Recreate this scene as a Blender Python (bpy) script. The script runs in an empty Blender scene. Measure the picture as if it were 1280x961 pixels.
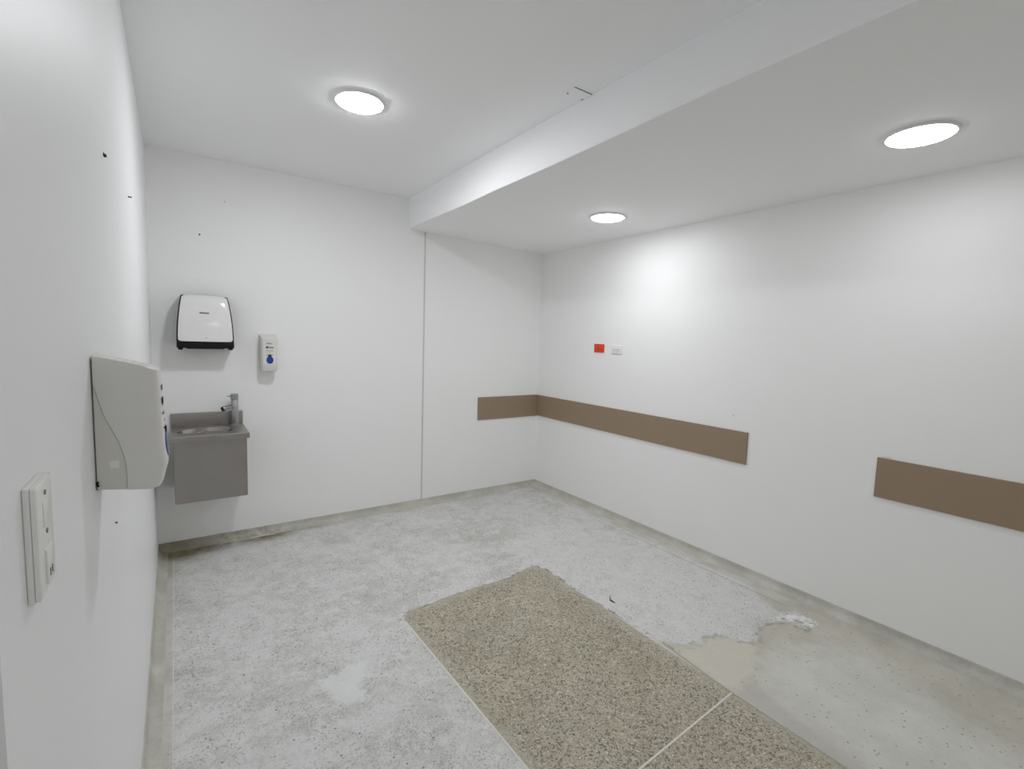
import bpy, bmesh, math, random
import numpy as np
from mathutils import Vector, Matrix

random.seed(7)
S = bpy.context.scene
COL = S.collection

# ------------------------------------------------------------------ camera
F_PX, YAW, PITCH, ROLL = 602.53, 0.6102, -0.0918, 0.0321
CAM = (0.1231, -3.6997, 1.418)
W, H, HS = 3.016, 2.5, 2.24          # room width, ceiling height, soffit height
Y_END = -6.0

cam_d = bpy.data.cameras.new('camera')
cam_d.sensor_fit = 'HORIZONTAL'
cam_d.sensor_width = 36.0
cam_d.lens = F_PX / 1280.0 * 36.0
cam_d.clip_start = 0.01
cam = bpy.data.objects.new('camera', cam_d)
COL.objects.link(cam)
cy, sy, cp, sp = math.cos(YAW), math.sin(YAW), math.cos(PITCH), math.sin(PITCH)
fwd = Vector((sy * cp, cy * cp, sp))
rgt = Vector((cy, -sy, 0))
upv = rgt.cross(fwd)
r2 = rgt * math.cos(ROLL) + upv * math.sin(ROLL)
u2 = -rgt * math.sin(ROLL) + upv * math.cos(ROLL)
m = Matrix((r2, u2, -fwd)).transposed().to_4x4()
m.translation = Vector(CAM)
cam.matrix_world = m
S.camera = cam

# ------------------------------------------------------------------ world, exposure
wd = bpy.data.worlds.new('world')
S.world = wd
wd.use_nodes = True
wd.node_tree.nodes['Background'].inputs[0].default_value = (0.8, 0.85, 0.9, 1)
wd.node_tree.nodes['Background'].inputs[1].default_value = 0.0
S.view_settings.view_transform = 'Standard'
S.view_settings.look = 'None'
S.view_settings.gamma = 1.0
S.view_settings.use_curve_mapping = False
S.view_settings.exposure = 0.0
S.cycles.max_bounces = 16
S.cycles.diffuse_bounces = 14
LAMP = (113.0, 59.0, 30.0, 54.0)       # radiance of the LED downlights: left, far right, near right, overhead
LAMP_COL = (0.985, 1.0, 1.03)

# ------------------------------------------------------------------ node helpers
class NT:
    def __init__(self, name):
        self.mat = bpy.data.materials.new(name)
        self.mat.use_nodes = True
        self.t = self.mat.node_tree
        self.b = self.t.nodes['Principled BSDF']
        self.co = self.n('ShaderNodeTexCoord').outputs['Object']
    def n(self, kind):
        return self.t.nodes.new(kind)
    def put(self, sock, v):
        if isinstance(v, bpy.types.NodeSocket):
            self.t.links.new(v, sock)
        elif isinstance(v, (tuple, list)) and len(v) == 3 and sock.type == 'RGBA':
            sock.default_value = (*v, 1)
        else:
            sock.default_value = v
    def math(self, op, a, b=0.0, c=None, clamp=False):
        x = self.n('ShaderNodeMath'); x.operation = op; x.use_clamp = clamp
        self.put(x.inputs[0], a); self.put(x.inputs[1], b)
        if c is not None: self.put(x.inputs[2], c)
        return x.outputs[0]
    def mix(self, f, a, b, mode='MIX'):
        x = self.n('ShaderNodeMix'); x.data_type = 'RGBA'; x.blend_type = mode
        self.put(x.inputs[0], f); self.put(x.inputs[6], a); self.put(x.inputs[7], b)
        return x.outputs[2]
    def noise(self, scale, detail=3.0, rough=0.55, vec=None, off=None):
        x = self.n('ShaderNodeTexNoise')
        v = vec or self.co
        if off is not None:
            a = self.n('ShaderNodeVectorMath'); a.operation = 'ADD'
            self.put(a.inputs[0], v); a.inputs[1].default_value = off
            v = a.outputs[0]
        self.put(x.inputs['Vector'], v)
        x.inputs['Scale'].default_value = scale
        x.inputs['Detail'].default_value = detail
        x.inputs['Roughness'].default_value = rough
        return x.outputs['Fac']
    def cells(self, scale, vec=None):
        x = self.n('ShaderNodeTexVoronoi')
        self.put(x.inputs['Vector'], vec or self.co)
        x.inputs['Scale'].default_value = scale
        s = self.n('ShaderNodeSeparateColor')
        self.put(s.inputs[0], x.outputs['Color'])
        return s.outputs[0], s.outputs[1], x.outputs['Distance']
    def step(self, v, a, b):
        x = self.n('ShaderNodeMapRange'); x.interpolation_type = 'SMOOTHSTEP'
        self.put(x.inputs[0], v); self.put(x.inputs[1], a); self.put(x.inputs[2], b)
        return x.outputs[0]
    def attr(self, name):
        x = self.n('ShaderNodeAttribute'); x.attribute_name = name
        return x.outputs['Fac']
    def bump(self, h, strength=0.2, dist=0.002):
        x = self.n('ShaderNodeBump')
        x.inputs['Strength'].default_value = strength
        x.inputs['Distance'].default_value = dist
        self.put(x.inputs['Height'], h)
        self.put(self.b.inputs['Normal'], x.outputs[0])
    def set(self, **k):
        names = {'color': 'Base Color', 'rough': 'Roughness', 'metal': 'Metallic', 'spec': 'Specular IOR Level', 'coat': 'Coat Weight'}
        for a, v in k.items(): self.put(self.b.inputs[names[a]], v)
        return self

def paint(name, col, rough=0.55, var=0.03, bump=0.08, scale=90.0):
    t = NT(name)
    a = t.noise(3.0, 3)
    lo = tuple(c * (1 - var) for c in col); hi = tuple(min(1, c * (1 + var)) for c in col)
    t.set(color=t.mix(a, lo, hi), rough=rough, spec=0.35)
    t.bump(t.noise(scale, 2), bump, 0.001)
    return t.mat

def plastic(name, col, rough=0.35, var=0.02):
    t = NT(name)
    a = t.noise(25.0, 2)
    lo = tuple(c * (1 - var) for c in col); hi = tuple(min(1, c * (1 + var)) for c in col)
    t.set(color=t.mix(a, lo, hi), rough=rough)
    return t.mat

M = {}
M['wall'] = paint('wall_paint', (0.88, 0.88, 0.875), 0.5, 0.015)
M['wall_l'] = paint('wall_paint_left', (0.87, 0.88, 0.885), 0.42, 0.015)
M['ceil'] = paint('ceiling_paint', (0.92, 0.92, 0.93), 0.7, 0.012)
M['joint'] = paint('joint_strip', (0.62, 0.62, 0.60), 0.6, 0.05)
M['white'] = plastic('white_plastic', (0.80, 0.79, 0.77), 0.3)
M['gloss'] = plastic('gloss_white_plastic', (0.80, 0.795, 0.785), 0.14)
M['cream'] = plastic('cream_plastic', (0.67, 0.66, 0.61), 0.35)
M['offwhite'] = plastic('offwhite_plastic', (0.72, 0.71, 0.68), 0.32)
M['ivory'] = plastic('plate_plastic', (0.82, 0.815, 0.79), 0.3)
M['black'] = plastic('black_plastic', (0.010, 0.0095, 0.010), 0.5)
M['black'].node_tree.nodes['Principled BSDF'].inputs['Specular IOR Level'].default_value = 0.2
M['dark'] = plastic('dark_mark', (0.04, 0.038, 0.035), 0.6)
M['ink'] = plastic('black_ink', (0.05, 0.05, 0.05), 0.5)
M['seam'] = plastic('seam_shadow', (0.50, 0.495, 0.455), 0.5)
M['grey_ink'] = plastic('grey_ink', (0.28, 0.28, 0.27), 0.5)
M['blue'] = plastic('blue_plastic', (0.008, 0.052, 0.27), 0.22)
M['navy'] = plastic('navy_plastic', (0.010, 0.014, 0.045), 0.25)
M['orange'] = plastic('orange_plastic', (0.72, 0.055, 0.012), 0.35)
M['slot'] = plastic('socket_slot', (0.30, 0.02, 0.008), 0.5)
M['grey_slot'] = plastic('grey_slot', (0.25, 0.25, 0.24), 0.5)
M['chrome'] = plastic('faucet_steel', (0.42, 0.42, 0.44), 0.28)
M['chrome'].node_tree.nodes['Principled BSDF'].inputs['Metallic'].default_value = 1.0

def steel():
    t = NT('brushed_steel')
    mp = t.n('ShaderNodeMapping'); t.put(mp.inputs[0], t.co); mp.inputs['Scale'].default_value = (6, 6, 300)
    a = t.noise(4.0, 3, vec=mp.outputs[0])
    b = t.noise(6.0, 3)
    c = t.mix(b, (0.335, 0.315, 0.295), (0.40, 0.38, 0.36))
    t.set(color=c, metal=1.0, rough=t.math('MULTIPLY_ADD', a, 0.12, 0.36))
    return t.mat
M['steel'] = steel()
M['bowl'] = plastic('polished_steel', (0.40, 0.385, 0.36), 0.11)
M['bowl'].node_tree.nodes['Principled BSDF'].inputs['Metallic'].default_value = 1.0

def guard():
    t = NT('brown_guard')
    mp = t.n('ShaderNodeMapping'); t.put(mp.inputs[0], t.co); mp.inputs['Scale'].default_value = (1, 1, 40)
    a = t.noise(5.0, 3, vec=mp.outputs[0]); b = t.noise(140.0, 2)
    f = t.math('MULTIPLY_ADD', a, 0.6, t.math('MULTIPLY', b, 0.4))
    t.set(color=t.mix(f, (0.270, 0.202, 0.136), (0.335, 0.252, 0.172)), rough=0.6, spec=0.3)
    return t.mat
M['guard'] = guard()

def lamp_mat(power):
    t = NT('led_diffuser')
    t.b.inputs['Base Color'].default_value = (0.9, 0.9, 0.9, 1)
    t.b.inputs['Emission Color'].default_value = (*LAMP_COL, 1)
    t.b.inputs['Emission Strength'].default_value = power
    return t.mat
for i, p_ in enumerate(LAMP): M['led%d' % i] = lamp_mat(p_)

def cove_mat():
    t = NT('cement_cove')
    n1 = t.noise(5.0, 5, 0.6); n2 = t.noise(60.0, 3)
    c = t.mix(t.step(n1, 0.35, 0.7), (0.46, 0.45, 0.395), (0.58, 0.57, 0.52))
    c = t.mix(t.math('MULTIPLY', t.step(n2, 0.5, 0.75), 0.35), c, (0.33, 0.315, 0.255))
    sx = t.n('ShaderNodeSeparateXYZ'); t.put(sx.inputs[0], t.co)
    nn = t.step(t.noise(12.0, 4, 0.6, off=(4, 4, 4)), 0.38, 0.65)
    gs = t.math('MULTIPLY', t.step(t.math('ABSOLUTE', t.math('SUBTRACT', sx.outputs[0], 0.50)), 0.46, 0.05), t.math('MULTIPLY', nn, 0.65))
    gc = t.math('MULTIPLY', t.math('MULTIPLY', t.step(sx.outputs[0], 0.50, 0.10), t.step(sx.outputs[1], -0.30, -0.06)), t.math('MULTIPLY_ADD', nn, 0.25, 0.60))  # back left corner: damp stain with the sink's shadow painted in
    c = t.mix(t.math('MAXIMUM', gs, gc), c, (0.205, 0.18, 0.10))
    t.set(color=c, rough=0.55)
    t.bump(n2, 0.3, 0.002)
    return t.mat
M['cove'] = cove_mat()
M['strip'] = paint('divider_strip', (0.70, 0.68, 0.62), 0.4, 0.08)
M['strip_d'] = paint('divider_strip_worn', (0.40, 0.385, 0.33), 0.5, 0.15)

# floor polygons, metres on the floor plan (x along the back wall, y away from it)
PANEL = [(1.029, -1.523), (1.060, -1.478), (1.089, -1.455), (1.169, -1.457), (1.321, -1.437), (1.53, -1.432), (1.659, -1.440), (1.742, -1.440),
         (1.87, -1.398), (1.952, -1.395), (1.978, -1.461), (1.983, -1.571), (1.972, -1.763), (1.982, -1.91), (1.972, -2.30),
         (1.969, -2.714), (1.966, -3.13), (1.955, -4.8), (1.09, -4.8), (1.048, -2.541)]
PATCH = [(0.573, -1.748), (0.622, -1.734), (0.654, -1.748), (0.68, -1.712), (0.735, -1.723), (0.752, -1.702), (0.775, -1.729),
         (0.757, -1.773), (0.758, -1.832), (0.726, -1.839), (0.695, -1.864), (0.708, -1.944), (0.679, -1.956), (0.62, -1.928),
         (0.585, -1.876), (0.583, -1.813)]
SMEAR = [(0.032, -1.42), (0.062, -1.43), (0.064, -1.55), (0.055, -1.66), (0.042, -1.64), (0.034, -1.55)]
RAG = [(1.972, -2.229), (1.989, -2.322), (2.051, -2.403), (2.086, -2.439), (2.126, -2.429), (2.148, -2.457), (2.215, -2.426),
       (2.269, -2.452), (2.305, -2.489), (2.324, -2.531), (2.35, -2.576), (2.432, -2.591), (2.478, -2.543), (2.583, -2.528),
       (2.627, -2.539), (2.696, -2.59), (2.712, -2.641), (2.718, -2.677), (2.829, -2.656), (2.854, -2.557), (2.78, -2.503)]
SMOOTH = RAG + [(2.84, -2.35), (3.1, -2.1), (3.1, -4.8), (1.96, -4.8), (1.969, -2.714)]
PLASTER = [(1.985, -1.91), (1.98, -1.5), (2.0, -1.1), (2.3, -0.9), (2.75, -1.3), (2.84, -2.0), (2.84, -2.35)] + RAG[::-1]
CREAM = [(2.06, -2.42), (2.12, -2.445), (2.189, -2.439), (2.305, -2.489), (2.325, -2.54), (2.371, -2.59), (2.34, -2.62), (2.272, -2.66), (2.12, -2.70),
         (1.985, -2.71), (1.98, -2.667), (1.985, -2.55), (2.0, -2.46)]
PALE = [(2.13, -2.699), (2.279, -2.701), (2.497, -2.70), (2.72, -2.80), (2.77, -2.92), (2.70, -3.05), (2.60, -3.30), (2.45, -3.7),
        (2.02, -3.9), (2.03, -3.05), (2.049, -2.913)]
BAND = [(1.967, -2.725), (2.10, -2.735), (2.075, -2.82), (2.042, -2.95), (2.03, -3.09), (2.02, -3.9), (1.95, -3.9), (1.96, -3.13)]
CHIPS = [(2.672, -2.524), (2.799, -2.541), (2.838, -2.61), (2.836, -2.673), (2.765, -2.677), (2.77, -2.627), (2.719, -2.579)]
CRACK = [(1.003, -1.53), (1.029, -1.50), (1.089, -1.452), (1.169, -1.457), (1.321, -1.437), (1.53, -1.432), (1.742, -1.442), (1.87, -1.396),
         (1.952, -1.390), (1.985, -1.47), (1.985, -1.571), (1.974, -1.763), (1.984, -1.91), (2.0, -2.33), (2.0, -2.40)]
EXT = [(1.955, -1.385), (1.945, -0.80)]

def segd(P, A, B):
    d = np.array(B) - np.array(A); q = P - np.array(A)
    t = np.clip((q @ d) / (d @ d), 0, 1)
    return np.linalg.norm(q - t[:, None] * d, axis=1)
def sdpoly(P, poly):
    n = len(poly); dist = np.full(len(P), 1e9); ins = np.zeros(len(P), bool)
    for i in range(n):
        a, b = poly[i], poly[(i + 1) % n]
        dist = np.minimum(dist, segd(P, a, b))
        c = (a[1] > P[:, 1]) != (b[1] > P[:, 1])
        xx = (b[0] - a[0]) * (P[:, 1] - a[1]) / ((b[1] - a[1]) or 1e-9) + a[0]
        ins ^= c & (P[:, 0] < xx)
    return np.where(ins, dist, -dist)
def dline(P, pts):
    d = np.full(len(P), 1e9)
    for a, b in zip(pts, pts[1:]): d = np.minimum(d, segd(P, a, b))
    return d
def gauss(P, spots):
    v = np.zeros(len(P))
    for x, y, sx, sy_, k in spots:
        v = np.maximum(v, k * np.exp(-((P[:, 0] - x) / sx) ** 2 - ((P[:, 1] - y) / sy_) ** 2))
    return v

def floor_mat():
    t = NT('worn_terrazzo')
    wob = t.math('SUBTRACT', t.noise(14.0, 4, 0.65), 0.5)
    wob2 = t.math('SUBTRACT', t.noise(45.0, 4, 0.7), 0.5)
    def mask(name, amp, soft, amp2=0.0):
        v = t.math('MULTIPLY_ADD', wob, amp, t.attr(name))
        if amp2: v = t.math('MULTIPLY_ADD', wob2, amp2, v)
        return t.step(v, -soft, soft)
    # fragments: random grey per cell, one fine and one coarse layer
    warp = t.n('ShaderNodeVectorMath'); warp.operation = 'MULTIPLY_ADD'
    nz = t.n('ShaderNodeTexNoise'); nz.inputs['Scale'].default_value = 60.0; t.put(nz.inputs['Vector'], t.co)
    t.put(warp.inputs[0], nz.outputs['Color']); warp.inputs[1].default_value = (0.012, 0.012, 0.012); t.put(warp.inputs[2], t.co)
    wv = warp.outputs[0]
    g1, g2, gd = t.cells(170.0, wv)
    c1, c2, cd = t.cells(230.0, wv)
    h1, h2, hd = t.cells(75.0)
    big = t.noise(1.7, 5, 0.6); mid = t.noise(9.0, 5, 0.65); fine = t.noise(80.0, 4, 0.75); mid2 = t.noise(4.5, 6, 0.68, off=(7, 3, 1)); mid3 = t.noise(13.0, 6, 0.72, off=(2, 8, 4))
    grain = t.noise(230.0, 2, 0.6)
    # pale ground-down terrazzo under a torn whitish film
    raw = t.mix(t.step(big, 0.35, 0.68), (0.50, 0.495, 0.465), (0.59, 0.585, 0.56))
    raw = t.mix(t.math('MULTIPLY', t.step(mid, 0.48, 0.75), 0.4), raw, (0.46, 0.45, 0.405))
    dens = t.math('MULTIPLY_ADD', t.attr('density'), 0.30, t.math('MULTIPLY_ADD', t.step(mid3, 0.38, 0.68), 0.22, 0.10))
    spk = t.step(t.math('SUBTRACT', dens, g1), -0.05, 0.08)
    raw = t.mix(t.math('MULTIPLY', spk, 0.68), raw, t.mix(g2, (0.16, 0.155, 0.14), (0.38, 0.37, 0.34)))
    lsp = t.step(c1, 0.90, 0.96)
    raw = t.mix(t.math('MULTIPLY', lsp, 0.35), raw, (0.78, 0.775, 0.75))
    film = t.mix(t.step(mid3, 0.3, 0.7), (0.64, 0.642, 0.64), (0.76, 0.762, 0.76))
    cover = t.math('SUBTRACT', t.math('MULTIPLY_ADD', mid3, 0.55, t.math('MULTIPLY', mid2, 0.75)), t.math('MULTIPLY', t.attr('density'), 0.30))
    plz = t.step(t.math('MULTIPLY_ADD', wob, 0.5, t.attr('plaster')), -0.15, 0.15)
    cover = t.math('MULTIPLY_ADD', plz, 0.14, cover)
    fm = t.step(t.math('MULTIPLY_ADD', wob2, 0.30, cover), 0.47, 0.74)
    base = t.mix(t.math('MULTIPLY', fm, 0.70), raw, film)
    clump = t.step(t.noise(7.0, 6, 0.7, off=(9, 2, 7)), 0.42, 0.66)
    sp2 = t.step(t.math('SUBTRACT', t.math('MULTIPLY_ADD', t.attr('density'), 0.16, t.math('MULTIPLY_ADD', clump, 0.20, 0.02)), c2), -0.04, 0.05)
    base = t.mix(t.math('MULTIPLY', sp2, 0.62), base, t.mix(c1, (0.17, 0.165, 0.15), (0.40, 0.39, 0.365)))
    base = t.mix(t.math('MULTIPLY', t.step(c1, 0.88, 0.95), 0.30), base, (0.80, 0.80, 0.78))
    pits = t.math('MULTIPLY', t.step(t.math('SUBTRACT', 0.035, h1), -0.01, 0.01), t.step(hd, 0.42, 0.2))
    base = t.mix(t.math('MULTIPLY', pits, 0.75), base, (0.11, 0.105, 0.095))
    base = t.mix(t.math('MULTIPLY', t.step(grain, 0.55, 0.8), 0.22), base, (0.36, 0.35, 0.32))
    # smooth cement screed at the right
    ms = mask('smooth', 0.05, 0.012, 0.05)
    scr = t.mix(t.step(mid2, 0.3, 0.7), (0.50, 0.475, 0.405), (0.59, 0.57, 0.505))
    mpale = mask('pale', 0.25, 0.12)
    scr = t.mix(t.math('MULTIPLY', mpale, 0.9), scr, t.mix(t.step(mid2, 0.3, 0.7), (0.60, 0.60, 0.56), (0.69, 0.69, 0.655)))
    scr = t.mix(t.math('MULTIPLY', t.step(t.math('SUBTRACT', t.math('MULTIPLY', mid3, 0.16), h1), -0.01, 0.01), t.math('MULTIPLY', t.step(hd, 0.45, 0.15), 0.65)), scr, (0.16, 0.15, 0.13))
    scr = t.mix(t.math('MULTIPLY', t.step(fine, 0.52, 0.8), 0.35), scr, (0.36, 0.345, 0.30))
    base = t.mix(ms, base, scr)
    edge = t.math('MULTIPLY', t.step(t.math('ABSOLUTE', t.math('MULTIPLY_ADD', wob2, 0.07, t.math('MULTIPLY_ADD', wob, 0.05, t.attr('smooth')))), 0.024, 0.004), t.step(mid3, 0.42, 0.58))
    edge = t.math('MULTIPLY', edge, t.math('MULTIPLY', t.step(t.attr('xpos'), 2.00, 2.06), t.step(t.attr('xpos'), 2.86, 2.72)))
    base = t.mix(t.math('MULTIPLY', edge, 0.75), base, (0.26, 0.25, 0.22))
    base = t.mix(t.math('MULTIPLY', mask('band', 0.04, 0.02, 0.02), 0.75), base, t.mix(mid3, (0.44, 0.425, 0.40), (0.58, 0.565, 0.54)))
    cr = t.mix(mid3, (0.57, 0.55, 0.465), (0.68, 0.66, 0.58))
    cr = t.mix(t.math('MULTIPLY', t.step(fine, 0.55, 0.8), 0.45), cr, (0.36, 0.345, 0.29))
    base = t.mix(t.math('MULTIPLY', mask('cream', 0.10, 0.02, 0.06), 0.85), base, cr)
    mc = mask('chips', 0.05, 0.012, 0.09)
    base = t.mix(mc, base, t.mix(t.step(t.noise(22, 5, 0.75), 0.42, 0.52), (0.34, 0.315, 0.29), (0.82, 0.815, 0.80)))
    pt = t.mix(mid3, (0.68, 0.68, 0.68), (0.77, 0.77, 0.775))
    pt = t.mix(t.math('MULTIPLY', t.step(fine, 0.6, 0.8), 0.4), pt, (0.42, 0.41, 0.39))
    base = t.mix(t.math('MULTIPLY', mask('patch', 0.05, 0.016, 0.06), 0.8), base, pt)
    # exposed coarse panel
    pan = t.mix(t.step(mid2, 0.3, 0.7), (0.384, 0.343, 0.255), (0.505, 0.463, 0.365))
    pan = t.mix(t.math('MULTIPLY', t.step(t.noise(3.2, 4, off=(3, 9, 2)), 0.48, 0.68), 0.5), pan, (0.457, 0.380, 0.323))
    pan = t.mix(t.math('MULTIPLY', t.step(t.noise(2.8, 4, off=(5, 1, 6)), 0.52, 0.70), 0.4), pan, (0.421, 0.402, 0.335))
    pan = t.mix(t.math('MULTIPLY', t.step(c1, 0.45, 0.05), 0.45), pan, (0.243, 0.222, 0.171))
    pan = t.mix(t.math('MULTIPLY', t.step(c1, 0.62, 1.0), 0.32), pan, (0.706, 0.663, 0.548))
    pdk = t.step(t.math('SUBTRACT', t.math('MULTIPLY_ADD', mid3, 0.46, 0.02), g1), -0.04, 0.06)
    pan = t.mix(t.math('MULTIPLY', pdk, 0.9), pan, t.mix(g2, (0.116, 0.105, 0.083), (0.256, 0.235, 0.182)))
    pan = t.mix(t.math('MULTIPLY', t.step(g1, 0.94, 0.97), 0.5), pan, (0.827, 0.788, 0.683))
    rimd = t.math('MULTIPLY_ADD', wob, 0.16, t.attr('panel'))
    pan = t.mix(t.math('MULTIPLY', t.step(rimd, 0.06, 0.0), 0.55), pan, t.mix(mid3, (0.42, 0.40, 0.32), (0.52, 0.50, 0.42)))
    mpan = t.step(t.math('MULTIPLY_ADD', wob2, 0.016, t.attr('panel')), -0.003, 0.003)
    base = t.mix(mpan, base, pan)
    ckd = t.math('MULTIPLY_ADD', wob2, 0.03, t.math('MULTIPLY_ADD', wob, 0.02, t.attr('crack')))
    ck = t.math('MULTIPLY', t.step(ckd, 0.011, 0.002), t.step(t.noise(11, 4, off=(1, 5, 0)), 0.40, 0.52))
    base = t.mix(t.math('MULTIPLY', ck, 0.85), base, (0.14, 0.135, 0.11))
    ex = t.math('MULTIPLY', t.step(t.attr('ext'), 0.006, 0.002), t.step(mid, 0.3, 0.6))
    base = t.mix(t.math('MULTIPLY', ex, 0.5), base, (0.34, 0.34, 0.32))
    # cemented border along the walls, rust coloured wet stains by the sink, deepened to paint in its shadow
    bd = t.step(t.math('MULTIPLY_ADD', wob, 0.05, t.attr('border')), -0.015, 0.015)
    base = t.mix(t.math('MULTIPLY', bd, 0.8), base, t.mix(t.step(mid2, 0.3, 0.7), (0.47, 0.455, 0.385), (0.60, 0.59, 0.535)))
    st = t.math('MULTIPLY', t.math('MINIMUM', t.attr('stain_shade'), 0.92), t.math('MULTIPLY_ADD', t.step(mid, 0.25, 0.55), 0.45, 0.55))
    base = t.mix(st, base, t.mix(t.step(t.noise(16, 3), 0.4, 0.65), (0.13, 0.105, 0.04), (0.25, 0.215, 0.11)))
    rough = t.math('MULTIPLY_ADD', fine, 0.25, 0.45)
    t.set(color=base, rough=rough, spec=0.3)
    hgt = t.math('SUBTRACT', t.math('MULTIPLY', fine, 0.6), t.math('MULTIPLY', spk, 0.4))
    t.bump(hgt, 0.25, 0.002)
    return t.mat

# ------------------------------------------------------------------ mesh helpers
def link(name, bm, mat, parent=None, smooth=False):
    me = bpy.data.meshes.new(name)
    bmesh.ops.recalc_face_normals(bm, faces=bm.faces[:])
    bm.to_mesh(me); bm.free()
    me.materials.append(M[mat] if isinstance(mat, str) else mat)
    if smooth:
        me.polygons.foreach_set('use_smooth', [True] * len(me.polygons))
        try: me.set_sharp_from_angle(angle=math.radians(35))
        except Exception: pass
    o = bpy.data.objects.new(name, me)
    COL.objects.link(o)
    if parent: o.parent = parent
    return o
def box(bm, lo, hi, bev=0.0, seg=2):
    c = [(a + b) / 2 for a, b in zip(lo, hi)]; s = [b - a for a, b in zip(lo, hi)]
    r = bmesh.ops.create_cube(bm, size=1.0, matrix=Matrix.Translation(c) @ Matrix.Diagonal((*s, 1)))
    if bev:
        es = list({e for v in r['verts'] for e in v.link_edges})
        bmesh.ops.bevel(bm, geom=es, offset=bev, segments=seg, profile=0.5, affect='EDGES')
    return bm
def cyl(bm, p, q, r, r2=None, seg=24, cap=True):
    p, q = Vector(p), Vector(q); d = q - p
    rot = d.to_track_quat('Z', 'Y').to_matrix().to_4x4()
    bmesh.ops.create_cone(bm, cap_ends=cap, segments=seg, radius1=r, radius2=r if r2 is None else r2, depth=d.length,
                          matrix=Matrix.Translation((p + q) / 2) @ rot)
    return bm
def lathe(bm, prof, seg=40, axis_at=(0, 0, 0)):
    rings = []
    for r, z in prof:
        if r < 1e-6: rings.append([bm.verts.new((axis_at[0], axis_at[1], axis_at[2] + z))])
        else: rings.append([bm.verts.new((axis_at[0] + r * math.cos(2 * math.pi * k / seg), axis_at[1] + r * math.sin(2 * math.pi * k / seg), axis_at[2] + z)) for k in range(seg)])
    for a, b in zip(rings, rings[1:]):
        for k in range(seg):
            j = (k + 1) % seg
            if len(a) == 1 and len(b) == 1: continue
            if len(a) == 1: bm.faces.new((a[0], b[k], b[j]))
            elif len(b) == 1: bm.faces.new((a[k], a[j], b[0]))
            else: bm.faces.new((a[k], a[j], b[j], b[k]))
    return bm
def loft(bm, rings, closed=False, caps=True):
    vr = [[bm.verts.new(p) for p in r] for r in rings]
    n = len(vr[0])
    for a, b in zip(vr, vr[1:]):
        for k in range(n if closed else n - 1):
            j = (k + 1) % n
            bm.faces.new((a[k], a[j], b[j], b[k]))
    if caps:
        bm.faces.new(vr[0]); bm.faces.new(vr[-1])
    return vr
def prism(bm, poly, fn, t0, t1):
    """extrude a 2-D outline; fn(u, v, t) -> 3-D point"""
    a = [bm.verts.new(fn(u, v, t0)) for u, v in poly]; b = [bm.verts.new(fn(u, v, t1)) for u, v in poly]
    n = len(poly)
    for k in range(n):
        j = (k + 1) % n
        bm.faces.new((a[k], a[j], b[j], b[k]))
    bm.faces.new(a); bm.faces.new(b)
    return bm
def tube(bm, pts, r, seg=8):
    pts = [Vector(p) for p in pts]; rings = []
    for i, p in enumerate(pts):
        d = (pts[min(i + 1, len(pts) - 1)] - pts[max(i - 1, 0)]).normalized()
        s = d.cross(Vector((0.13, 0.2, 0.97))).normalized(); u = s.cross(d)
        rr = r[i] if isinstance(r, (list, tuple)) else r
        rings.append([p + (s * math.cos(2 * math.pi * k / seg) + u * math.sin(2 * math.pi * k / seg)) * rr for k in range(seg)])
    loft(bm, rings, True, True)
    return bm
def tag(o, label, cat, group=None):
    o['label'] = label; o['category'] = cat
    if group: o['group'] = group
    return o
def thing(name, label, cat, loc=(0, 0, 0), rz=0.0, group=None):
    o = bpy.data.objects.new(name, None); COL.objects.link(o)
    o.empty_display_size = 0.05
    o.location = loc; o.rotation_euler = (0, 0, rz)
    return tag(o, label, cat, group)
def struct(name, bm, mat, smooth=False, parent=None):
    o = link(name, bm, mat, parent, smooth)
    o['kind'] = 'structure'
    return o
def dup(root, loc, rz, label, rx=0.0):
    r = root.copy(); COL.objects.link(r); r.location = loc; r.rotation_euler = (rx, 0, rz); r['label'] = label
    for ch in list(root.children):
        c = ch.copy(); COL.objects.link(c); c.parent = r
        for g in list(ch.children):
            d = g.copy(); COL.objects.link(d); d.parent = c
    return r
B = bmesh.new

# ------------------------------------------------------------------ the room
# floor: a dense top grid that carries the outline of each patch, closed below
nx, ny = 156, 306
X0, X1 = -0.13, W + 0.1
Y0, Y1 = Y_END - 0.1, 0.1
gx = np.linspace(X0, X1, nx); gy = np.linspace(Y0, Y1, ny)
bm = B()
vs = [[bm.verts.new((float(x), float(y), 0)) for x in gx] for y in gy]
for j in range(ny - 1):
    for i in range(nx - 1):
        bm.faces.new((vs[j][i], vs[j][i + 1], vs[j + 1][i + 1], vs[j + 1][i]))
lo = [bm.verts.new(p) for p in ((X0, Y0, -0.1), (X1, Y0, -0.1), (X1, Y1, -0.1), (X0, Y1, -0.1))]
bm.faces.new(lo[::-1])
bm.faces.new([lo[0]] + [lo[1]] + vs[0][::-1])
bm.faces.new([lo[2], lo[3]] + vs[-1])
bm.faces.new([lo[3], lo[0]] + [vs[j][0] for j in range(ny)])
bm.faces.new([lo[1], lo[2]] + [vs[j][-1] for j in range(ny - 1, -1, -1)])
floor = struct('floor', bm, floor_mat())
co = np.empty(len(floor.data.vertices) * 3); floor.data.vertices.foreach_get('co', co)
P = co.reshape(-1, 3)[:, :2]
border = np.maximum.reduce([0.075 - P[:, 0], 0.07 + P[:, 1], P[:, 0] - (W - 0.11)])
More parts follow.
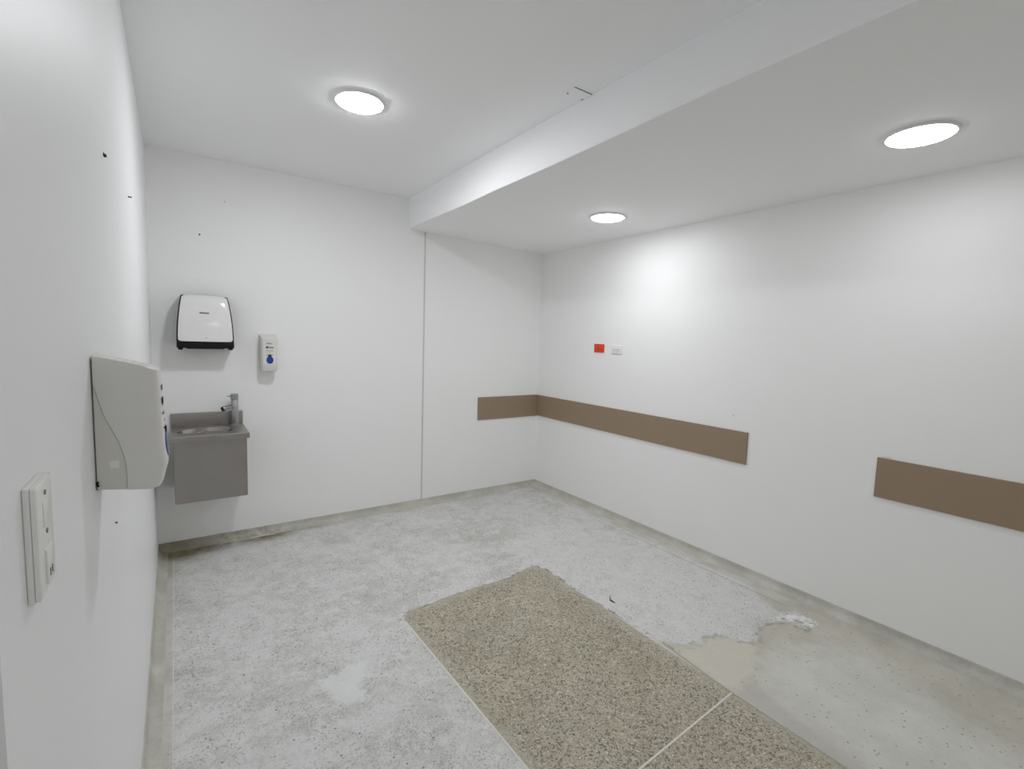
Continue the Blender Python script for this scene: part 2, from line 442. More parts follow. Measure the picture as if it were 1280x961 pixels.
ATT = {'panel': sdpoly(P, PANEL), 'patch': np.maximum(sdpoly(P, PATCH), sdpoly(P, SMEAR)), 'smooth': sdpoly(P, SMOOTH), 'plaster': sdpoly(P, PLASTER), 'cream': sdpoly(P, CREAM),
       'pale': sdpoly(P, PALE), 'band': sdpoly(P, BAND), 'chips': sdpoly(P, CHIPS), 'crack': dline(P, CRACK), 'ext': dline(P, EXT), 'border': border, 'xpos': P[:, 0],
       'density': gauss(P, [(1.06, -1.95, 0.22, 0.5, 0.9), (0.85, -2.4, 0.4, 0.35, 1.0), (1.35, -0.95, 0.45, 0.3, 0.35), (0.62, -1.3, 0.35, 0.25, 0.65), (0.35, -2.0, 0.25, 0.8, 0.3),
                            (1.0, -1.4, 0.3, 0.2, 0.45), (2.1, -0.9, 0.1, 0.12, 0.9), (2.05, -1.35, 0.18, 0.12, 0.55), (2.35, -1.5, 0.2, 0.3, 0.3)]),
       'stain_shade': np.maximum(gauss(P, [(0.10, -0.11, 0.13, 0.11, 1.3), (0.22, -0.07, 0.14, 0.09, 1.0), (0.06, -0.32, 0.06, 0.14, 0.4)]), gauss(P, [(0.60, -0.08, 0.19, 0.07, 0.95), (0.38, -0.06, 0.16, 0.06, 0.6), (0.90, -0.07, 0.2, 0.04, 0.4)]))}  # wet stains, the corner ones widened to take in the sink's shade
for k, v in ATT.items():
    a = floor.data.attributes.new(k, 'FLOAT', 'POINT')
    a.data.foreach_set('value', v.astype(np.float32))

struct('wall_back', box(B(), (-0.12, 0, -0.1), (W + 0.1, 0.1, H + 0.1)), 'wall')
struct('wall_right', box(B(), (W, Y_END, -0.1), (W + 0.1, 0, H + 0.1)), 'wall')
struct('wall_front', box(B(), (-0.12, Y_END - 0.1, -0.1), (W + 0.1, Y_END, H + 0.1)), 'wall')
D0, D1 = -3.166, -4.10                 # doorway in the left wall, beside the camera
bm = B()
box(bm, (-0.12, D0, 0), (0, 0, H)); box(bm, (-0.12, Y_END, 0), (0, D1, H)); box(bm, (-0.12, D1, 2.1), (0, D0, H))
struct('wall_left', bm, 'wall_l')
bm = B(); box(bm, (-0.095, D1 + 0.004, 0.008), (-0.055, D0 - 0.004, 2.092), 0.002)
dr = struct('door_1', bm, 'white')
bm = B(); cyl(bm, (-0.055, D0 - 0.07, 1.0), (-0.01, D0 - 0.07, 1.0), 0.009); cyl(bm, (-0.012, D0 - 0.065, 1.0), (-0.012, D0 - 0.19, 1.0), 0.009)
cyl(bm, (-0.0555, D0 - 0.07, 1.0), (-0.049, D0 - 0.07, 1.0), 0.026)
link('door_handle', bm, 'chrome', dr, True)
struct('ceiling', box(B(), (-0.12, Y_END - 0.1, H), (W + 0.1, 0.1, H + 0.1)), 'ceil')

# dropped soffit along the right wall, its edge not quite true
rows = [(0.0, 1.668, 1.662), (-0.13, 1.650, 1.660), (-0.6, 1.628, 1.655), (-1.0, 1.612, 1.652), (-1.35, 1.600, 1.650), (-1.84, 1.598, 1.650),
        (-2.32, 1.585, 1.652), (-2.72, 1.570, 1.656), (-3.24, 1.572, 1.66), (Y_END, 1.572, 1.66)]
bm = B(); rings = []
for y, xl, xt in rows:
    k = max(0.0, 1 + y / 0.9)
    zl = HS + 0.030 * k
    pts = [(xt, y, H)]
    pts += [(xt + (xl - xt) * 0.35, y, H - 0.02 if False else H + (zl - H) * 0.35)]
    pts += [(xl + 0.0, y, zl + 0.010), (xl + 0.003, y, zl + 0.003), (xl + 0.010, y, zl)]
    for f in (0.2, 0.4, 0.6, 0.8): pts.append((xl + (W - xl) * f, y, zl + (HS - zl) * f))
    pts += [(W, y, HS), (W, y, H)]
    rings.append(pts)
loft(bm, rings, True, True)
struct('ceiling_soffit', bm, 'ceil', True)

# coved cement skirting, mitred in the corners
PROF = [(0.0, 0.050), (0.004, 0.049), (0.006, 0.040), (0.008, 0.030), (0.013, 0.019), (0.021, 0.010), (0.031, 0.0045), (0.044, 0.0015), (0.05, 0.0), (0.0, 0.0)]
def cove(name, p0, p1, nrm, m0, m1):
    p0, p1 = Vector(p0), Vector(p1); nrm = Vector(nrm); d = (p1 - p0).normalized(); n = 24
    bm = B(); rings = []
    for i in range(n + 1):
        q = p0.lerp(p1, i / n); f0 = 1 - i / n; f1 = i / n
        rings.append([q + nrm * a + d * (a * (m0 if i == 0 else 0) - a * (m1 if i == n else 0)) + Vector((0, 0, z)) for a, z in PROF])
    loft(bm, rings, True, True)
    return struct(name, bm, 'cove', True)
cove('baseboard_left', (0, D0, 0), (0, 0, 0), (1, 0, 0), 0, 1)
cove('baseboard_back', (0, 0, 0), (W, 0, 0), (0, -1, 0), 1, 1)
cove('baseboard_right', (W, 0, 0), (W, Y_END, 0), (-1, 0, 0), 1, 0)

# joint strip on the back wall and the divider strips let into the floor
bm = B(); box(bm, (1.800, -0.005, 0.045), (1.811, 0.0, 2.262), 0.002); box(bm, (1.797, -0.008, 2.245), (1.814, 0.0, 2.262), 0.002); box(bm, (1.800, -0.012, 0.02), (1.811, 0.0, 0.05), 0.002)
struct('trim_1', bm, 'joint')
def strip(name, pts, w, mat, h=0.0012):
    bm = B()
    for (a, b) in zip(pts, pts[1:]):
        a, b = Vector((*a, 0)), Vector((*b, 0)); d = (b - a).normalized(); s = Vector((-d.y, d.x, 0)) * w / 2
        v = [bm.verts.new(p) for p in (a - s, b - s, b + s, a + s, *(q + Vector((0, 0, h)) for q in (a - s, b - s, b + s, a + s)))]
        for f in ((0, 1, 5, 4), (1, 2, 6, 5), (2, 3, 7, 6), (3, 0, 4, 7), (4, 5, 6, 7), (3, 2, 1, 0)): bm.faces.new([v[i] for i in f])
    return struct(name, bm, mat)
strip('trim_2', [(0.079, -0.20), (0.080, -1.9), (0.082, Y_END)], 0.003, 'strip')
strip('trim_3', [(1.030, -1.535), (1.047, -2.541), (1.088, Y_END)], 0.008, 'strip')
strip('trim_4', [(1.968, -2.714), (1.365, -2.745), (1.052, -2.760)], 0.0075, 'strip')
strip('trim_5', [(2.000, -2.345), (1.973, -2.60), (1.968, -2.714), (1.966, -3.134), (1.955, Y_END)], 0.006, 'strip_d')
strip('trim_7', [(0.33, -0.053), (0.66, -0.056)], 0.006, 'strip', 0.002)
strip('trim_6', [(2.862, -1.0), (2.862, -2.50)], 0.003, 'strip_d')

# ------------------------------------------------------------------ brown wall guards
def guard_piece(lo, hi, label):
    o = link('wall_guard', box(B(), lo, hi, 0.0015), 'guard')
    return tag(o, label, 'wall guard', 'brown wall guard boards')
guard_piece((2.340, -0.010, 0.690), (W - 0.0105, 0.0, 0.896), 'short brown guard board on the back wall, ending in the corner')
guard_piece((W - 0.010, -2.130, 0.694), (W, -0.0005, 0.895), 'long brown guard board on the right wall, starting at the corner under the sockets')
near_guard = guard_piece((W - 0.010, -4.05, 0.690), (W, -2.803, 0.890), 'brown guard board on the right wall nearest the camera, cut off by the frame')
bm = B()
tube(bm, [(W - 0.004, -2.816, 0.8905), (W - 0.006, -2.826, 0.897), (W - 0.006, -2.842, 0.899), (W - 0.005, -2.858, 0.895), (W - 0.005, -2.862, 0.8905)], 0.0016)
tag(link('adhesive_scrap', bm, 'cream', None, True), 'small pale curl of adhesive on top of the brown guard board nearest the camera', 'scrap')

# ------------------------------------------------------------------ downlights
def downlight():
    t = thing('downlight', 'round white downlight on the higher ceiling left of the beam', 'ceiling light', group='round ceiling downlights')
    bm = B(); lathe(bm, [(0.102, -0.002), (0.103, -0.0085), (0.106, -0.0105), (0.112, -0.0085), (0.1155, -0.003), (0.116, 0.0), (0.102, 0.0), (0.102, -0.002)], 64)
    link('frame', bm, 'white', t, True)
    bm = B(); lathe(bm, [(0.1022, -0.005), (0.1022, -0.0105), (0.100, -0.0130), (0.092, -0.0150), (0.06, -0.0170), (0.0, -0.0180)], 64)
    link('diffuser', bm, 'led0', t, True)
    return t
la = downlight(); la.location = (0.855, -1.345, H)
def lamp_copy(loc, label, mat):
    r = dup(la, loc, 0, label)
    for c in r.children:
        if c.name.startswith('diffuser'):
            c.material_slots[0].link = 'OBJECT'; c.material_slots[0].material = M[mat]
    return r
lb = lamp_copy((2.460, -1.385, HS), 'small far round downlight on the lowered ceiling near the back corner', 'led1')
bm = B(); box(bm, (0.076, -0.085, -0.012), (0.092, -0.073, 0.0), 0.003)  # small white tab at the edge of the frame
cl = link('rim_tab', bm, 'white', lb, True); cl['label'] = 'small white tab at the rim'
lamp_copy((2.445, -3.008, HS), 'largest round downlight at the right, on the lowered ceiling nearest the camera', 'led2')
lamp_copy((0.85, -4.62, H), 'round downlight on the higher ceiling above the camera', 'led3')

# blank junction cover on the ceiling beside the beam
t = thing('junction_cover', 'white blank junction cover plate on the ceiling beside the beam', 'cover plate', (1.600, -2.026, H))
link('plate', box(B(), (-0.055, -0.031, -0.0035), (0.049, 0.031, 0.0), 0.0012), 'ceil', t)
link('gap', box(B(), (-0.052, -0.0345, -0.003), (0.047, -0.0312, 0.0), 0.0005), 'grey_slot', t)
for x in (-0.045, 0.040):
    bm = B(); cyl(bm, (x, 0.022, -0.005), (x, 0.022, -0.003), 0.0045, seg=16); link('screw', bm, 'grey_slot', t, True)

# ------------------------------------------------------------------ paper towel dispenser
def towel():
    t = thing('paper_towel_dispenser', 'white and black paper towel dispenser on the back wall above the sink', 'paper dispenser', (0.279, 0, 1.296))
    # black housing: half-width and depth by height
    def ring(z, hw, d, r, back=0.0):
        pts = [(-hw, -back, z)]
        for k in range(7):
            a = math.pi + k / 6 * math.pi / 2
            pts.append((-hw + r + r * math.cos(a), -d + r + r * math.sin(a), z))
        for k in range(7):
            a = 1.5 * math.pi + k / 6 * math.pi / 2
            pts.append((hw - r + r * math.cos(a), -d + r + r * math.sin(a), z))
        pts.append((hw, -back, z))
        return pts
    zt, zb = 0.336, 0.052
    def hw(z):
        u = max(0.0, (z - zb) / (zt - zb))
        return 0.1445 - 0.005 * u - 0.0225 * u ** 2.2
    def dep(z):
        u = max(0.0, (z - zb) / (zt - zb))
        return 0.156 - 0.010 * u - 0.036 * u ** 2.5 - 0.040 * max(0.0, (u - 0.86) / 0.14) ** 2.2
    lev = [(0.010, 0.148, 0.130, 0.012), (0.016, 0.1515, 0.148, 0.012)]
    for k in range(14):
        z = 0.035 + (0.332 - 0.035) * k / 13
        lev.append((z, hw(z) + 0.0068, dep(z) - 0.0005, 0.010))
    lev.append((0.337, hw(0.336) + 0.003, dep(0.336) - 0.004, 0.010))
    bm = B(); loft(bm, [ring(*l) for l in lev], True, True)
    link('housing', bm, 'black', t, True)
    # white cover: a curved shield with rounded lower corners
    n, mrows = 24, 44
    bm = B(); outer = []
    for i in range(mrows + 1):
        u = i / mrows; z = zb + (zt - zb) * (u ** 1.7)
        w_ = hw(z)
        c = z - zb
        if c < 0.018: w_ -= 0.018 - math.sqrt(max(0.0, 0.018 ** 2 - (0.018 - c) ** 2))
        c2 = zt - z
        if c2 < 0.010: w_ -= 0.010 - math.sqrt(max(0.0, 0.010 ** 2 - (0.010 - c2) ** 2))
        row = []
        for k in range(n + 1):
            s = -1 + 2 * k / n
            bulge = 0.005 * (1 - s * s) + 0.005 * (1 - abs(s) ** 10)
            row.append((s * w_, -(dep(z) + bulge), z + 0.005 * (1 - s * s) * u))
        outer.append(row)
    inner = [[(x, y + 0.016, z) for x, y, z in r] for r in outer]
    vo = [[bm.verts.new(p) for p in r] for r in outer]; vi = [[bm.verts.new(p) for p in r] for r in inner]
    for i in range(mrows):
        for k in range(n):
            bm.faces.new((vo[i][k], vo[i][k + 1], vo[i + 1][k + 1], vo[i + 1][k])); bm.faces.new((vi[i][k + 1], vi[i][k], vi[i + 1][k], vi[i + 1][k + 1]))
        for k in (0, n):
            bm.faces.new((vo[i][k], vo[i + 1][k], vi[i + 1][k], vi[i][k]))
    for k in range(n):
        for i in (0, mrows): bm.faces.new((vo[i][k], vo[i][k + 1], vi[i][k + 1], vi[i][k]))
    cv = link('cover', bm, 'gloss', t, True)
    # dark printed wordmark, a row of small letter strokes
    bm = B(); x = -0.029; z0 = 0.222; yf = -(dep(z0) + 0.0100)
    for wd_, ht in ((5, 13), (5, 10), (6, 10), (2, 13), (5, 10), (6, 10), (5, 10)):
        w_ = wd_ / 1000
        box(bm, (x, yf - 0.0012, z0), (x + w_ * 0.45, yf + 0.004, z0 + ht / 1000)); box(bm, (x, yf - 0.0012, z0 + 0.0050), (x + w_, yf + 0.004, z0 + 0.0082)); box(bm, (x, yf - 0.0012, z0), (x + w_, yf + 0.004, z0 + 0.0030))
        x += w_ + 0.0022
    link('wordmark', bm, 'ink', cv)
    bm = B(); box(bm, (-0.004, -(dep(0.075) + 0.0106), 0.073), (0.006, -(dep(0.075) + 0.007), 0.077), 0.001); link('key_slot', bm, 'grey_slot', cv)
    # dark lower lip, two feet
    bm = B(); box(bm, (-0.151, -0.158, 0.012), (0.151, -0.10, 0.050), 0.006, 3); link('lower_lip', bm, 'black', t, True)
    for x in (-0.132, 0.132):
        bm = B(); box(bm, (x - 0.012, -0.146, 0.0), (x + 0.012, -0.115, 0.016), 0.005, 3); link('foot', bm, 'black', t, True)
    bm = B(); box(bm, (-0.10, -0.11, 0.004), (0.10, -0.03, 0.012), 0.002); link('paper_slot', bm, 'dark', t)
    return t
towel()

# ------------------------------------------------------------------ soap dispensers
ZT = 0.252
def ip(x, xs, ys): return float(np.interp(x, xs, ys))
def dep_s(z): return ip(z, [0, 0.003, 0.010, 0.030, 0.046, 0.06, 0.10, 0.15, 0.20, 0.247, 0.2505, 0.252], [0.0870, 0.0915, 0.0945, 0.0990, 0.1030, 0.1025, 0.0995, 0.0975, 0.0960, 0.0945, 0.0938, 0.0920])
def hw_s(z): return ip(z, [0, 0.003, 0.010, 0.03, 0.10, 0.22, 0.247, 0.2505, 0.252], [0.0445, 0.0475, 0.0485, 0.0490, 0.0495, 0.0500, 0.0500, 0.0496, 0.0482])
def zz(z, d):       # the top slopes down towards the front, the foot hangs lower in front
    u = max(0.0, (z - 0.15) / (ZT - 0.15))
    f = d / 0.1
    return z - 0.026 * u * min(1.0, f) ** 1.25 + 0.013 * (1 - f) * max(0.0, 1 - z / 0.05)
def seam(z): return ip(z, [0, 0.03, 0.063, 0.097, 0.145, 0.20, 0.21, 0.26], [0.044, 0.0445, 0.043, 0.035, 0.016, 0.0035, 0.003, 0.003])
def outline(z, d0, grow=0.0):
    hw, d = hw_s(z) + grow, dep_s(z) + grow
    r = 0.020
    pts = []
    for k in range(7): pts.append((-hw, -(d0 + (d - r - d0) * k / 6)))
    for k in range(1, 9):
        a = math.pi + k / 8 * math.pi / 2
        pts.append((-hw + r + r * math.cos(a), -d + r + r * math.sin(a)))
    for k in range(1, 8):
        s = k / 8; x = (-hw + r) * (1 - s) + (hw - r) * s
        pts.append((x, -d - 0.003 * (1 - (2 * s - 1) ** 2)))
    for (x, y) in pts[14::-1]: pts.append((-x, y))
    return [(x, y, zz(z, -y)) for x, y in pts]
LEV = [0, 0.003, 0.006, 0.010, 0.016, 0.023, 0.03, 0.038, 0.046, 0.06, 0.08, 0.10, 0.125, 0.15, 0.175, 0.20, 0.22, 0.236, 0.242, 0.247, 0.250, 0.252]
def front_y(x, z):
    return -(dep_s(z) + 0.003 * max(0.0, 1 - (x / 0.029) ** 2))
def capit(bm, vr):
    for r in {0, len(vr) - 1}:
        v = vr[r]; n = len(v)
        for k in range(n // 2 - 1): bm.faces.new((v[k], v[k + 1], v[n - 2 - k], v[n - 1 - k]))
        if n % 2: bm.faces.new((v[n // 2 - 1], v[n // 2], v[n // 2 + 1]))
def soap(label):
    t = thing('soap_dispenser', label, 'soap dispenser', group='white soap dispensers')
    bm = B(); vr = loft(bm, [outline(z, 0.0025, -0.0012) for z in LEV], True, False); capit(bm, vr)
    link('back_housing', bm, 'cream', t, True)
    bm = B(); vr = loft(bm, [outline(z, seam(z)) for z in LEV], False, False)
    capit(bm, vr[-1:])
    inner = loft(bm, [outline(z, seam(z), -0.0026) for z in LEV], False, False)
    for a, b in ((0, 0), (-1, -1)):
        for i in range(len(LEV) - 1): bm.faces.new((vr[i][a], vr[i + 1][a], inner[i + 1][a], inner[i][a]))
    for k in range(len(vr[0]) - 1): bm.faces.new((vr[0][k], vr[0][k + 1], inner[0][k + 1], inner[0][k]))
    cv = link('cover', bm, 'offwhite', t, True)
    for sgn in (-1, 1):
        bm = B(); tube(bm, [(sgn * (hw_s(z) - 0.0006), -seam(z), zz(z, seam(z))) for z in np.linspace(0.002, 0.20, 28)], 0.00095, 6)
        link('seam', bm, 'seam', t, True)
    link('back_plate', box(B(), (-0.044, -0.006, 0.012), (0.044, 0.0, 0.246)), 'grey_slot', t)
    # blue drop-shaped window with a dark tip, below a dark parting line
    def drop(u):
        a = 2 * math.pi * u
        x = 0.0215 * math.sin(a) * (1.0 if math.cos(a) < 0 else 1 - 0.45 * math.cos(a) ** 2); z = 0.080 + (0.025 if math.cos(a) < 0 else 0.033) * math.cos(a)
        return x, z
    bm = B(); n = 40
    rim = [bm.verts.new((x, front_y(x, z) + 0.003, z)) for x, z in (drop(k / n) for k in range(n))]
    mid = [bm.verts.new((x, front_y(x, z) - 0.0012, z)) for x, z in (drop(k / n) for k in range(n))]
    prev = [rim, mid]
    for s, pr in ((0.9, 0.0018), (0.7, 0.0024), (0.4, 0.0028)):
        prev.append([bm.verts.new((x * s, front_y(x * s, 0.080 + (z - 0.080) * s) - pr, 0.080 + (z - 0.080) * s)) for x, z in (drop(k / n) for k in range(n))])
    for a, b in zip(prev, prev[1:]):
        for k in range(n): bm.faces.new((a[k], a[(k + 1) % n], b[(k + 1) % n], b[k]))
    bm.faces.new(prev[-1])
    wn = link('drop_window', bm, 'blue', cv, True); wn['label'] = 'blue drop-shaped window'
    bm = B()
    for k in range(10):
        x0 = -0.024 + k * 0.0048; x1 = x0 + 0.0048
        y = min(front_y(x0, 0.114), front_y(x1, 0.114))
        box(bm, (x0, y - 0.0006, 0.1135), (x1, y + 0.004, 0.1155 + (0.0012 if 2 < k < 7 else 0)))
    link('parting_line', bm, 'navy', cv)
    bm = B()
    for k in range(8):
        x0 = -0.010 + k * 0.0025; h = 0.010 * (1 - ((k - 3.5) / 4.2) ** 2) + 0.004
        y = front_y(x0, 0.11) - 0.0026
        box(bm, (x0, y, 0.1135 - h), (x0 + 0.0025, y + 0.007, 0.1145))
    link('window_tip', bm, 'navy', cv)
    # printed lines: grey word, emblem with dark word, two fine lines
    def marks(z, x0, x1, h, mat, name, n, fill=0.7):
        bm = B(); st = (x1 - x0) / n
        rr = random.Random(int(z * 10000))
        for k in range(n):
            xa = x0 + k * st; xb = xa + st * fill; y = min(front_y(xa, z), front_y(xb, z), front_y((xa + xb) / 2, z))
            hh = h * (1.0 if rr.random() < 0.35 else 0.72)
            box(bm, (xa, y - 0.0006, z), (xa + (xb - xa) * 0.6, y + 0.004, z + hh)); box(bm, (xa, y - 0.0006, z + hh * 0.5), (xb, y + 0.004, z + hh * 0.78))
        link(name, bm, mat, cv)
    marks(0.186, -0.018, 0.015, 0.014, 'grey_ink', 'grey_print', 6)
    marks(0.1600, -0.005, 0.025, 0.0115, 'ink', 'dark_word', 6, 0.85)
    marks(0.1400, -0.024, 0.023, 0.005, 'grey_ink', 'fine_print', 14, 0.9)
    marks(0.126, -0.010, 0.010, 0.003, 'grey_ink', 'small_print', 6, 0.9)
    bm = B(); y = front_y(-0.0145, 0.16)
    for k in range(6):
        a = 2 * math.pi * k / 6 + 0.3
        cyl(bm, (-0.0155 + 0.0050 * math.cos(a), y - 0.0008, 0.1655 + 0.0050 * math.sin(a)), (-0.0155 + 0.0050 * math.cos(a), y + 0.004, 0.1655 + 0.0050 * math.sin(a)), 0.0034, seg=10)
    link('emblem', bm, 'ink', cv)
    bm = B(); cyl(bm, (0, -0.070, -0.003), (0, -0.070, 0.012), 0.007, 0.010, 16); link('nozzle', bm, 'cream', t, True)
    return t
sd = soap('white soap dispenser with blue drop window on the back wall, right of the paper dispenser')
sd.location = (0.642, 0, 1.152)
s2 = dup(sd, (0.0, -2.548, 1.115), math.pi / 2, 'large cream dispenser seen side-on, on the left wall near the camera')
bm = B(); box(bm, (-0.0486, -0.034, 0.050), (-0.0462, -0.020, 0.064), 0.0004)
st = link('sticker', bm, 'white', s2); st['label'] = 'small blank white sticker on the side'
bm = B(); tube(bm, [(-0.047, -0.004, 0.020), (-0.050, -0.002, 0.024), (-0.052, -0.004, 0.028)], 0.0015); tube(bm, [(-0.052, -0.004, 0.020), (-0.050, -0.002, 0.024), (-0.047, -0.003, 0.028)], 0.0015)
link('latch', bm, 'black', s2, True)

# ------------------------------------------------------------------ wall-hung steel sink
SX0, SX1, ZTOP = 0.084, 0.484, 0.800
t = thing('wall_sink', 'stainless steel wall hung hand sink under the paper towel dispenser', 'sink', (0.284, 0, 0.40))
def at(o, bm_): 
    bmesh.ops.translate(bm_, verts=bm_.verts[:], vec=(-0.284, 0, -0.40)); return bm_
bm = B(); box(bm, (0.097, -0.358, 0.400), (0.471, -0.0005, 0.775), 0.003)
link('cabinet', at(t, bm), 'steel', t)
bm = B(); box(bm, (0.104, -0.3595, 0.406), (0.464, -0.357, 0.765), 0.001); link('front_panel', at(t, bm), 'steel', t)
# worktop with an oval opening
cx_, cy_, ra, rb = 0.262, -0.205, 0.145, 0.112
bm = B(); n = 64
x0, x1, y0, y1 = SX0, SX1, -0.378, -0.003
ell = []; rect = []
for k in range(n):
    a = 2 * math.pi * k / n; c, s = math.cos(a), math.sin(a)
    ell.append((cx_ + ra * c, cy_ + rb * s))
    tt = min(((x1 - cx_) / c) if c > 1e-9 else 1e9, ((x0 - cx_) / c) if c < -1e-9 else 1e9, ((y1 - cy_) / s) if s > 1e-9 else 1e9, ((y0 - cy_) / s) if s < -1e-9 else 1e9)
    rect.append((cx_ + tt * c, cy_ + tt * s))
for cnx, cny in ((x0, y0), (x1, y0), (x1, y1), (x0, y1)):
    k = min(range(n), key=lambda i: (rect[i][0] - cnx) ** 2 + (rect[i][1] - cny) ** 2); rect[k] = (cnx, cny)
ra_ = [[(x, y, ZTOP - 0.034) for x, y in rect], [(x, y, ZTOP - 0.003) for x, y in rect], [(x + (cx_ - x) * 0.02, y + (cy_ - y) * 0.02, ZTOP) for x, y in rect],
       [(cx_ + (x - cx_) * 1.06, cy_ + (y - cy_) * 1.06, ZTOP) for x, y in ell], [(x, y, ZTOP - 0.003) for x, y in ell], [(x, y, ZTOP - 0.02) for x, y in ell]]
loft(bm, ra_, True, False)
link('worktop', at(t, bm), 'steel', t, True)
bm = B(); rings = []
for f, z in ((1.0, -0.002), (0.985, -0.012), (0.95, -0.035), (0.88, -0.065), (0.75, -0.09), (0.55, -0.105), (0.3, -0.112), (0.12, -0.116)):
    rings.append([(cx_ + (x - cx_) * f, cy_ + (y - cy_) * f, ZTOP + z) for x, y in ell])
loft(bm, rings, True, False); bm.faces.new([v for v in bm.verts[-n:]]) if False else None
bw = link('basin', at(t, bm), 'bowl', t, True)
bm = B(); lathe(bm, [(0.020, 0.0), (0.019, 0.002), (0.014, 0.0015), (0.0, 0.001)], 24, (cx_, cy_, ZTOP - 0.117)); link('drain', at(t, bm), 'chrome', t, True)
bm = B(); box(bm, (SX0, -0.016, ZTOP - 0.01), (SX1, -0.0005, 0.887), 0.003, 3); link('backsplash', at(t, bm), 'steel', t, True)

# single-lever pillar tap
fx, fy = 0.432, -0.068
dv = Vector((cx_ + 0.02 - fx, cy_ + 0.0 - fy, 0)).normalized()
t = thing('sink_faucet', 'chrome single lever pillar faucet standing on the steel sink', 'faucet', (fx, fy, ZTOP))
bm = B(); lathe(bm, [(0.0, 0.0), (0.024, 0.0), (0.024, 0.005), (0.0205, 0.008), (0.0215, 0.012), (0.0215, 0.165), (0.0195, 0.168), (0.0, 0.168)], 32); link('body', bm, 'chrome', t, True)
bm = B(); lathe(bm, [(0.0, 0.170), (0.0205, 0.170), (0.0225, 0.172), (0.0225, 0.204), (0.0195, 0.208), (0.0, 0.208)], 32); cp_ = link('cap', bm, 'chrome', t, True)
bm = B(); cyl(bm, dv * 0.015 + Vector((0, 0, 0.192)), dv * 0.058 + Vector((0, 0, 0.197)), 0.0042, 0.0034, 14); link('lever', bm, 'chrome', cp_, True)
up_ = Vector((0, 0, 1))
bm = B(); tube(bm, [dv * 0.012 + up_ * 0.128, dv * 0.05 + up_ * 0.1255, dv * 0.078 + up_ * 0.123, dv * 0.082 + up_ * 0.1225, dv * 0.096 + up_ * 0.121, dv * 0.100 + up_ * 0.1205], [0.0125, 0.0125, 0.0125, 0.0155, 0.0155, 0.0130], 24)
sp_ = link('spout', bm, 'chrome', t, True)
bm = B(); cyl(bm, dv * 0.099 + up_ * 0.1205, dv * 0.1015 + up_ * 0.1200, 0.0115, seg=20); cyl(bm, dv * 0.091 + up_ * 0.104, dv * 0.091 + up_ * 0.112, 0.0095, 0.011, seg=20); link('aerator', bm, 'black', sp_, True)

# ------------------------------------------------------------------ outlets on the right wall, local frame: x along the wall, -y out of it
def outlet(label, mat, slot, loc):
    t = thing('wall_outlet', label, 'outlet', loc, -math.pi / 2, 'outlets on the right wall')
    link('cover_plate', box(B(), (-0.057, -0.007, -0.035), (0.057, 0.0, 0.035), 0.003, 3), mat, t, True)
    for x in (-0.023, 0.023):
        bm = B(); box(bm, (x - 0.017, -0.0095, -0.0165), (x + 0.017, -0.006, 0.0165), 0.002, 2); s = link('socket', bm, mat, t, True)
        bm = B()
        for z in (-0.006, 0.006): box(bm, (x - 0.007, -0.0102, z - 0.0012), (x + 0.002, -0.009, z + 0.0012))
        cyl(bm, (x + 0.008, -0.0102, 0), (x + 0.008, -0.009, 0), 0.0026, seg=12); link('slots', bm, slot, s)
    bm = B(); cyl(bm, (0, -0.008, 0), (0, -0.006, 0), 0.0035, seg=14); link('screw', bm, slot, t, True)
    return t
outlet('orange duplex outlet on the right wall above the brown guard board', 'orange', 'slot', (W, -0.815, 1.374))
outlet('white duplex outlet on the right wall just right of the orange one', 'ivory', 'grey_slot', (W, -1.010, 1.369))

# ------------------------------------------------------------------ switch and socket box on the left wall (local -y out of the wall)
t = thing('light_switch', 'white raised switch and socket plate on the left wall nearest the camera', 'switch', (0, -3.042, 1.206), math.pi / 2)
link('back_box', box(B(), (-0.0355, -0.0058, -0.0575), (0.0355, 0.0, 0.0575), 0.002, 3), 'ivory', t, True)
bm = B(); box(bm, (-0.035, -0.0102, -0.057), (0.035, -0.0052, 0.057), 0.0042, 4)
link('cover_plate', bm, 'ivory', t, True)
bm = B(); box(bm, (-0.012, -0.0112, 0.010), (0.012, -0.0095, 0.036), 0.0008); link('rocker', bm, 'ivory', t, True)
bm = B(); box(bm, (-0.013, -0.0122, -0.048), (0.013, -0.0095, -0.012), 0.0012); so = link('socket', bm, 'ivory', t, True)
bm = B(); box(bm, (-0.0055, -0.0126, -0.042), (-0.0035, -0.0117, -0.034)); box(bm, (0.0035, -0.0126, -0.042), (0.0055, -0.0117, -0.034)); link('slots', bm, 'dark', so)
for z in (0.044, 0.004):
    bm = B(); cyl(bm, (0.0, -0.0112, z), (0.0, -0.0095, z), 0.0026, seg=14); link('screw', bm, 'grey_slot', t, True)

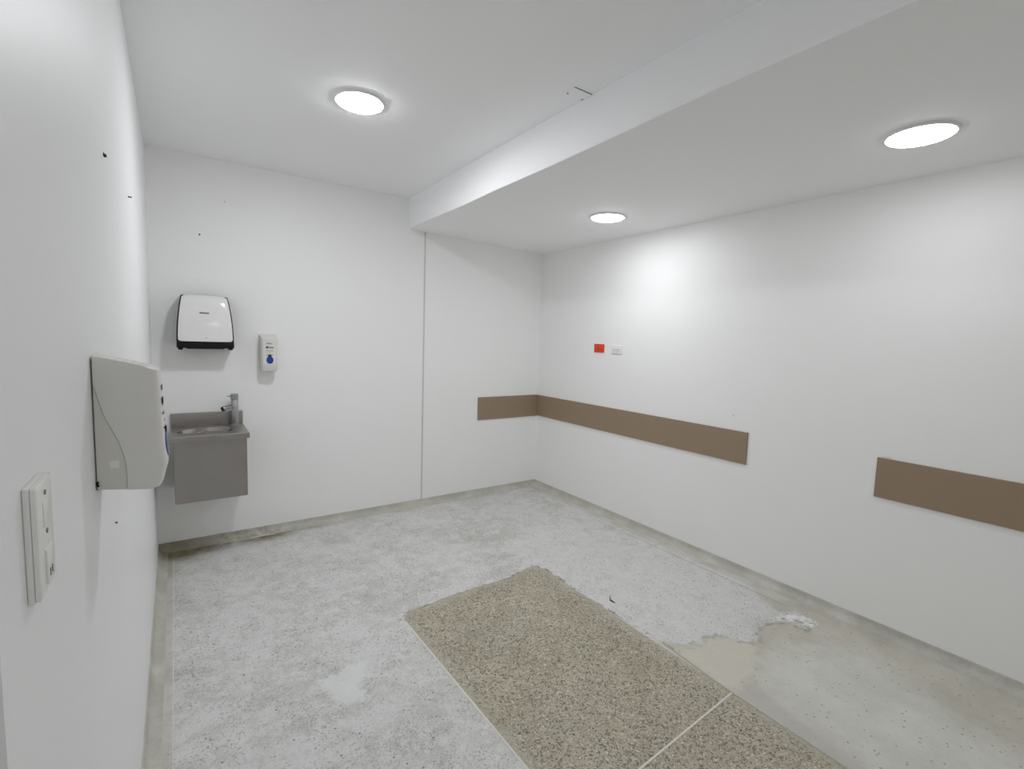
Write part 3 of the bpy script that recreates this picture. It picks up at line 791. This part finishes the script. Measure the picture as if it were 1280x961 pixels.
# ------------------------------------------------------------------ small screws, plugs and marks left in the walls
def plug(name, label, cat, p, nrm, r, ln, mat='dark', off=(0, 0, 0)):
    bm = B(); n_ = Vector(nrm)
    cyl(bm, (0, 0, 0), n_ * ln, r, r * 0.8, 12); cyl(bm, n_ * ln + Vector(off) * 0.2, n_ * (ln + 0.002) + Vector(off), r * 1.3, r * 1.1, 12)
    o = link(name, bm, mat, None, True); o.location = p
    return tag(o, label, cat)
plug('wall_screw', 'dark screw left high on the left wall, the upper one', 'screw', (0, -2.236, 1.808), (1, 0, 0), 0.0026, 0.002, off=(0, 0, -0.007))
plug('wall_screw', 'small dark screw high on the left wall closer to the back corner', 'screw', (0, -1.501, 1.873), (1, 0, 0), 0.0025, 0.008)
plug('wall_screw', 'tiny dark screw low on the left wall below the cream dispenser', 'screw', (0, -2.324, 0.978), (1, 0, 0), 0.0016, 0.002, off=(0, 0, -0.002))
plug('wall_plug', 'single dark plug hole on the back wall above the paper dispenser', 'wall plug', (0.265, 0, 2.019), (0, -1, 0), 0.0038, 0.002)
plug('wall_plug', 'faint grey filled plug high on the back wall, left of the filler patch', 'wall plug', (0.407, 0, 2.246), (0, -1, 0), 0.004, 0.001, 'joint')
bm = B()
for x, z, r in ((-0.02, 0.012, 0.008), (0.005, 0.0, 0.012), (0.02, 0.016, 0.007), (0.012, -0.022, 0.009), (-0.012, -0.012, 0.006)):
    cyl(bm, (x, 0, z), (x, -0.0015, z), r, r * 0.7, 10)
o = link('filler_patch', bm, 'wall', None, True); o.location = (0.506, 0, 2.243); tag(o, 'pale rough filler patch high on the back wall', 'filler')
plug('wall_plug', 'tiny pale plug on the right wall above the end of the long brown board', 'wall plug', (W, -2.024, 0.988), (-1, 0, 0), 0.004, 0.002, 'joint')
bm = B(); tube(bm, [(2.090, -1.915, 0.010), (2.072, -1.931, 0.003), (2.063, -1.945, 0.002), (2.062, -1.962, 0.003), (2.066, -1.978, 0.002)], [0.001, 0.002, 0.0045, 0.004, 0.001], 8)
tag(link('rubber_scrap', bm, 'dark', None, True), 'small curled black scrap lying on the floor right of the dark panel', 'debris')
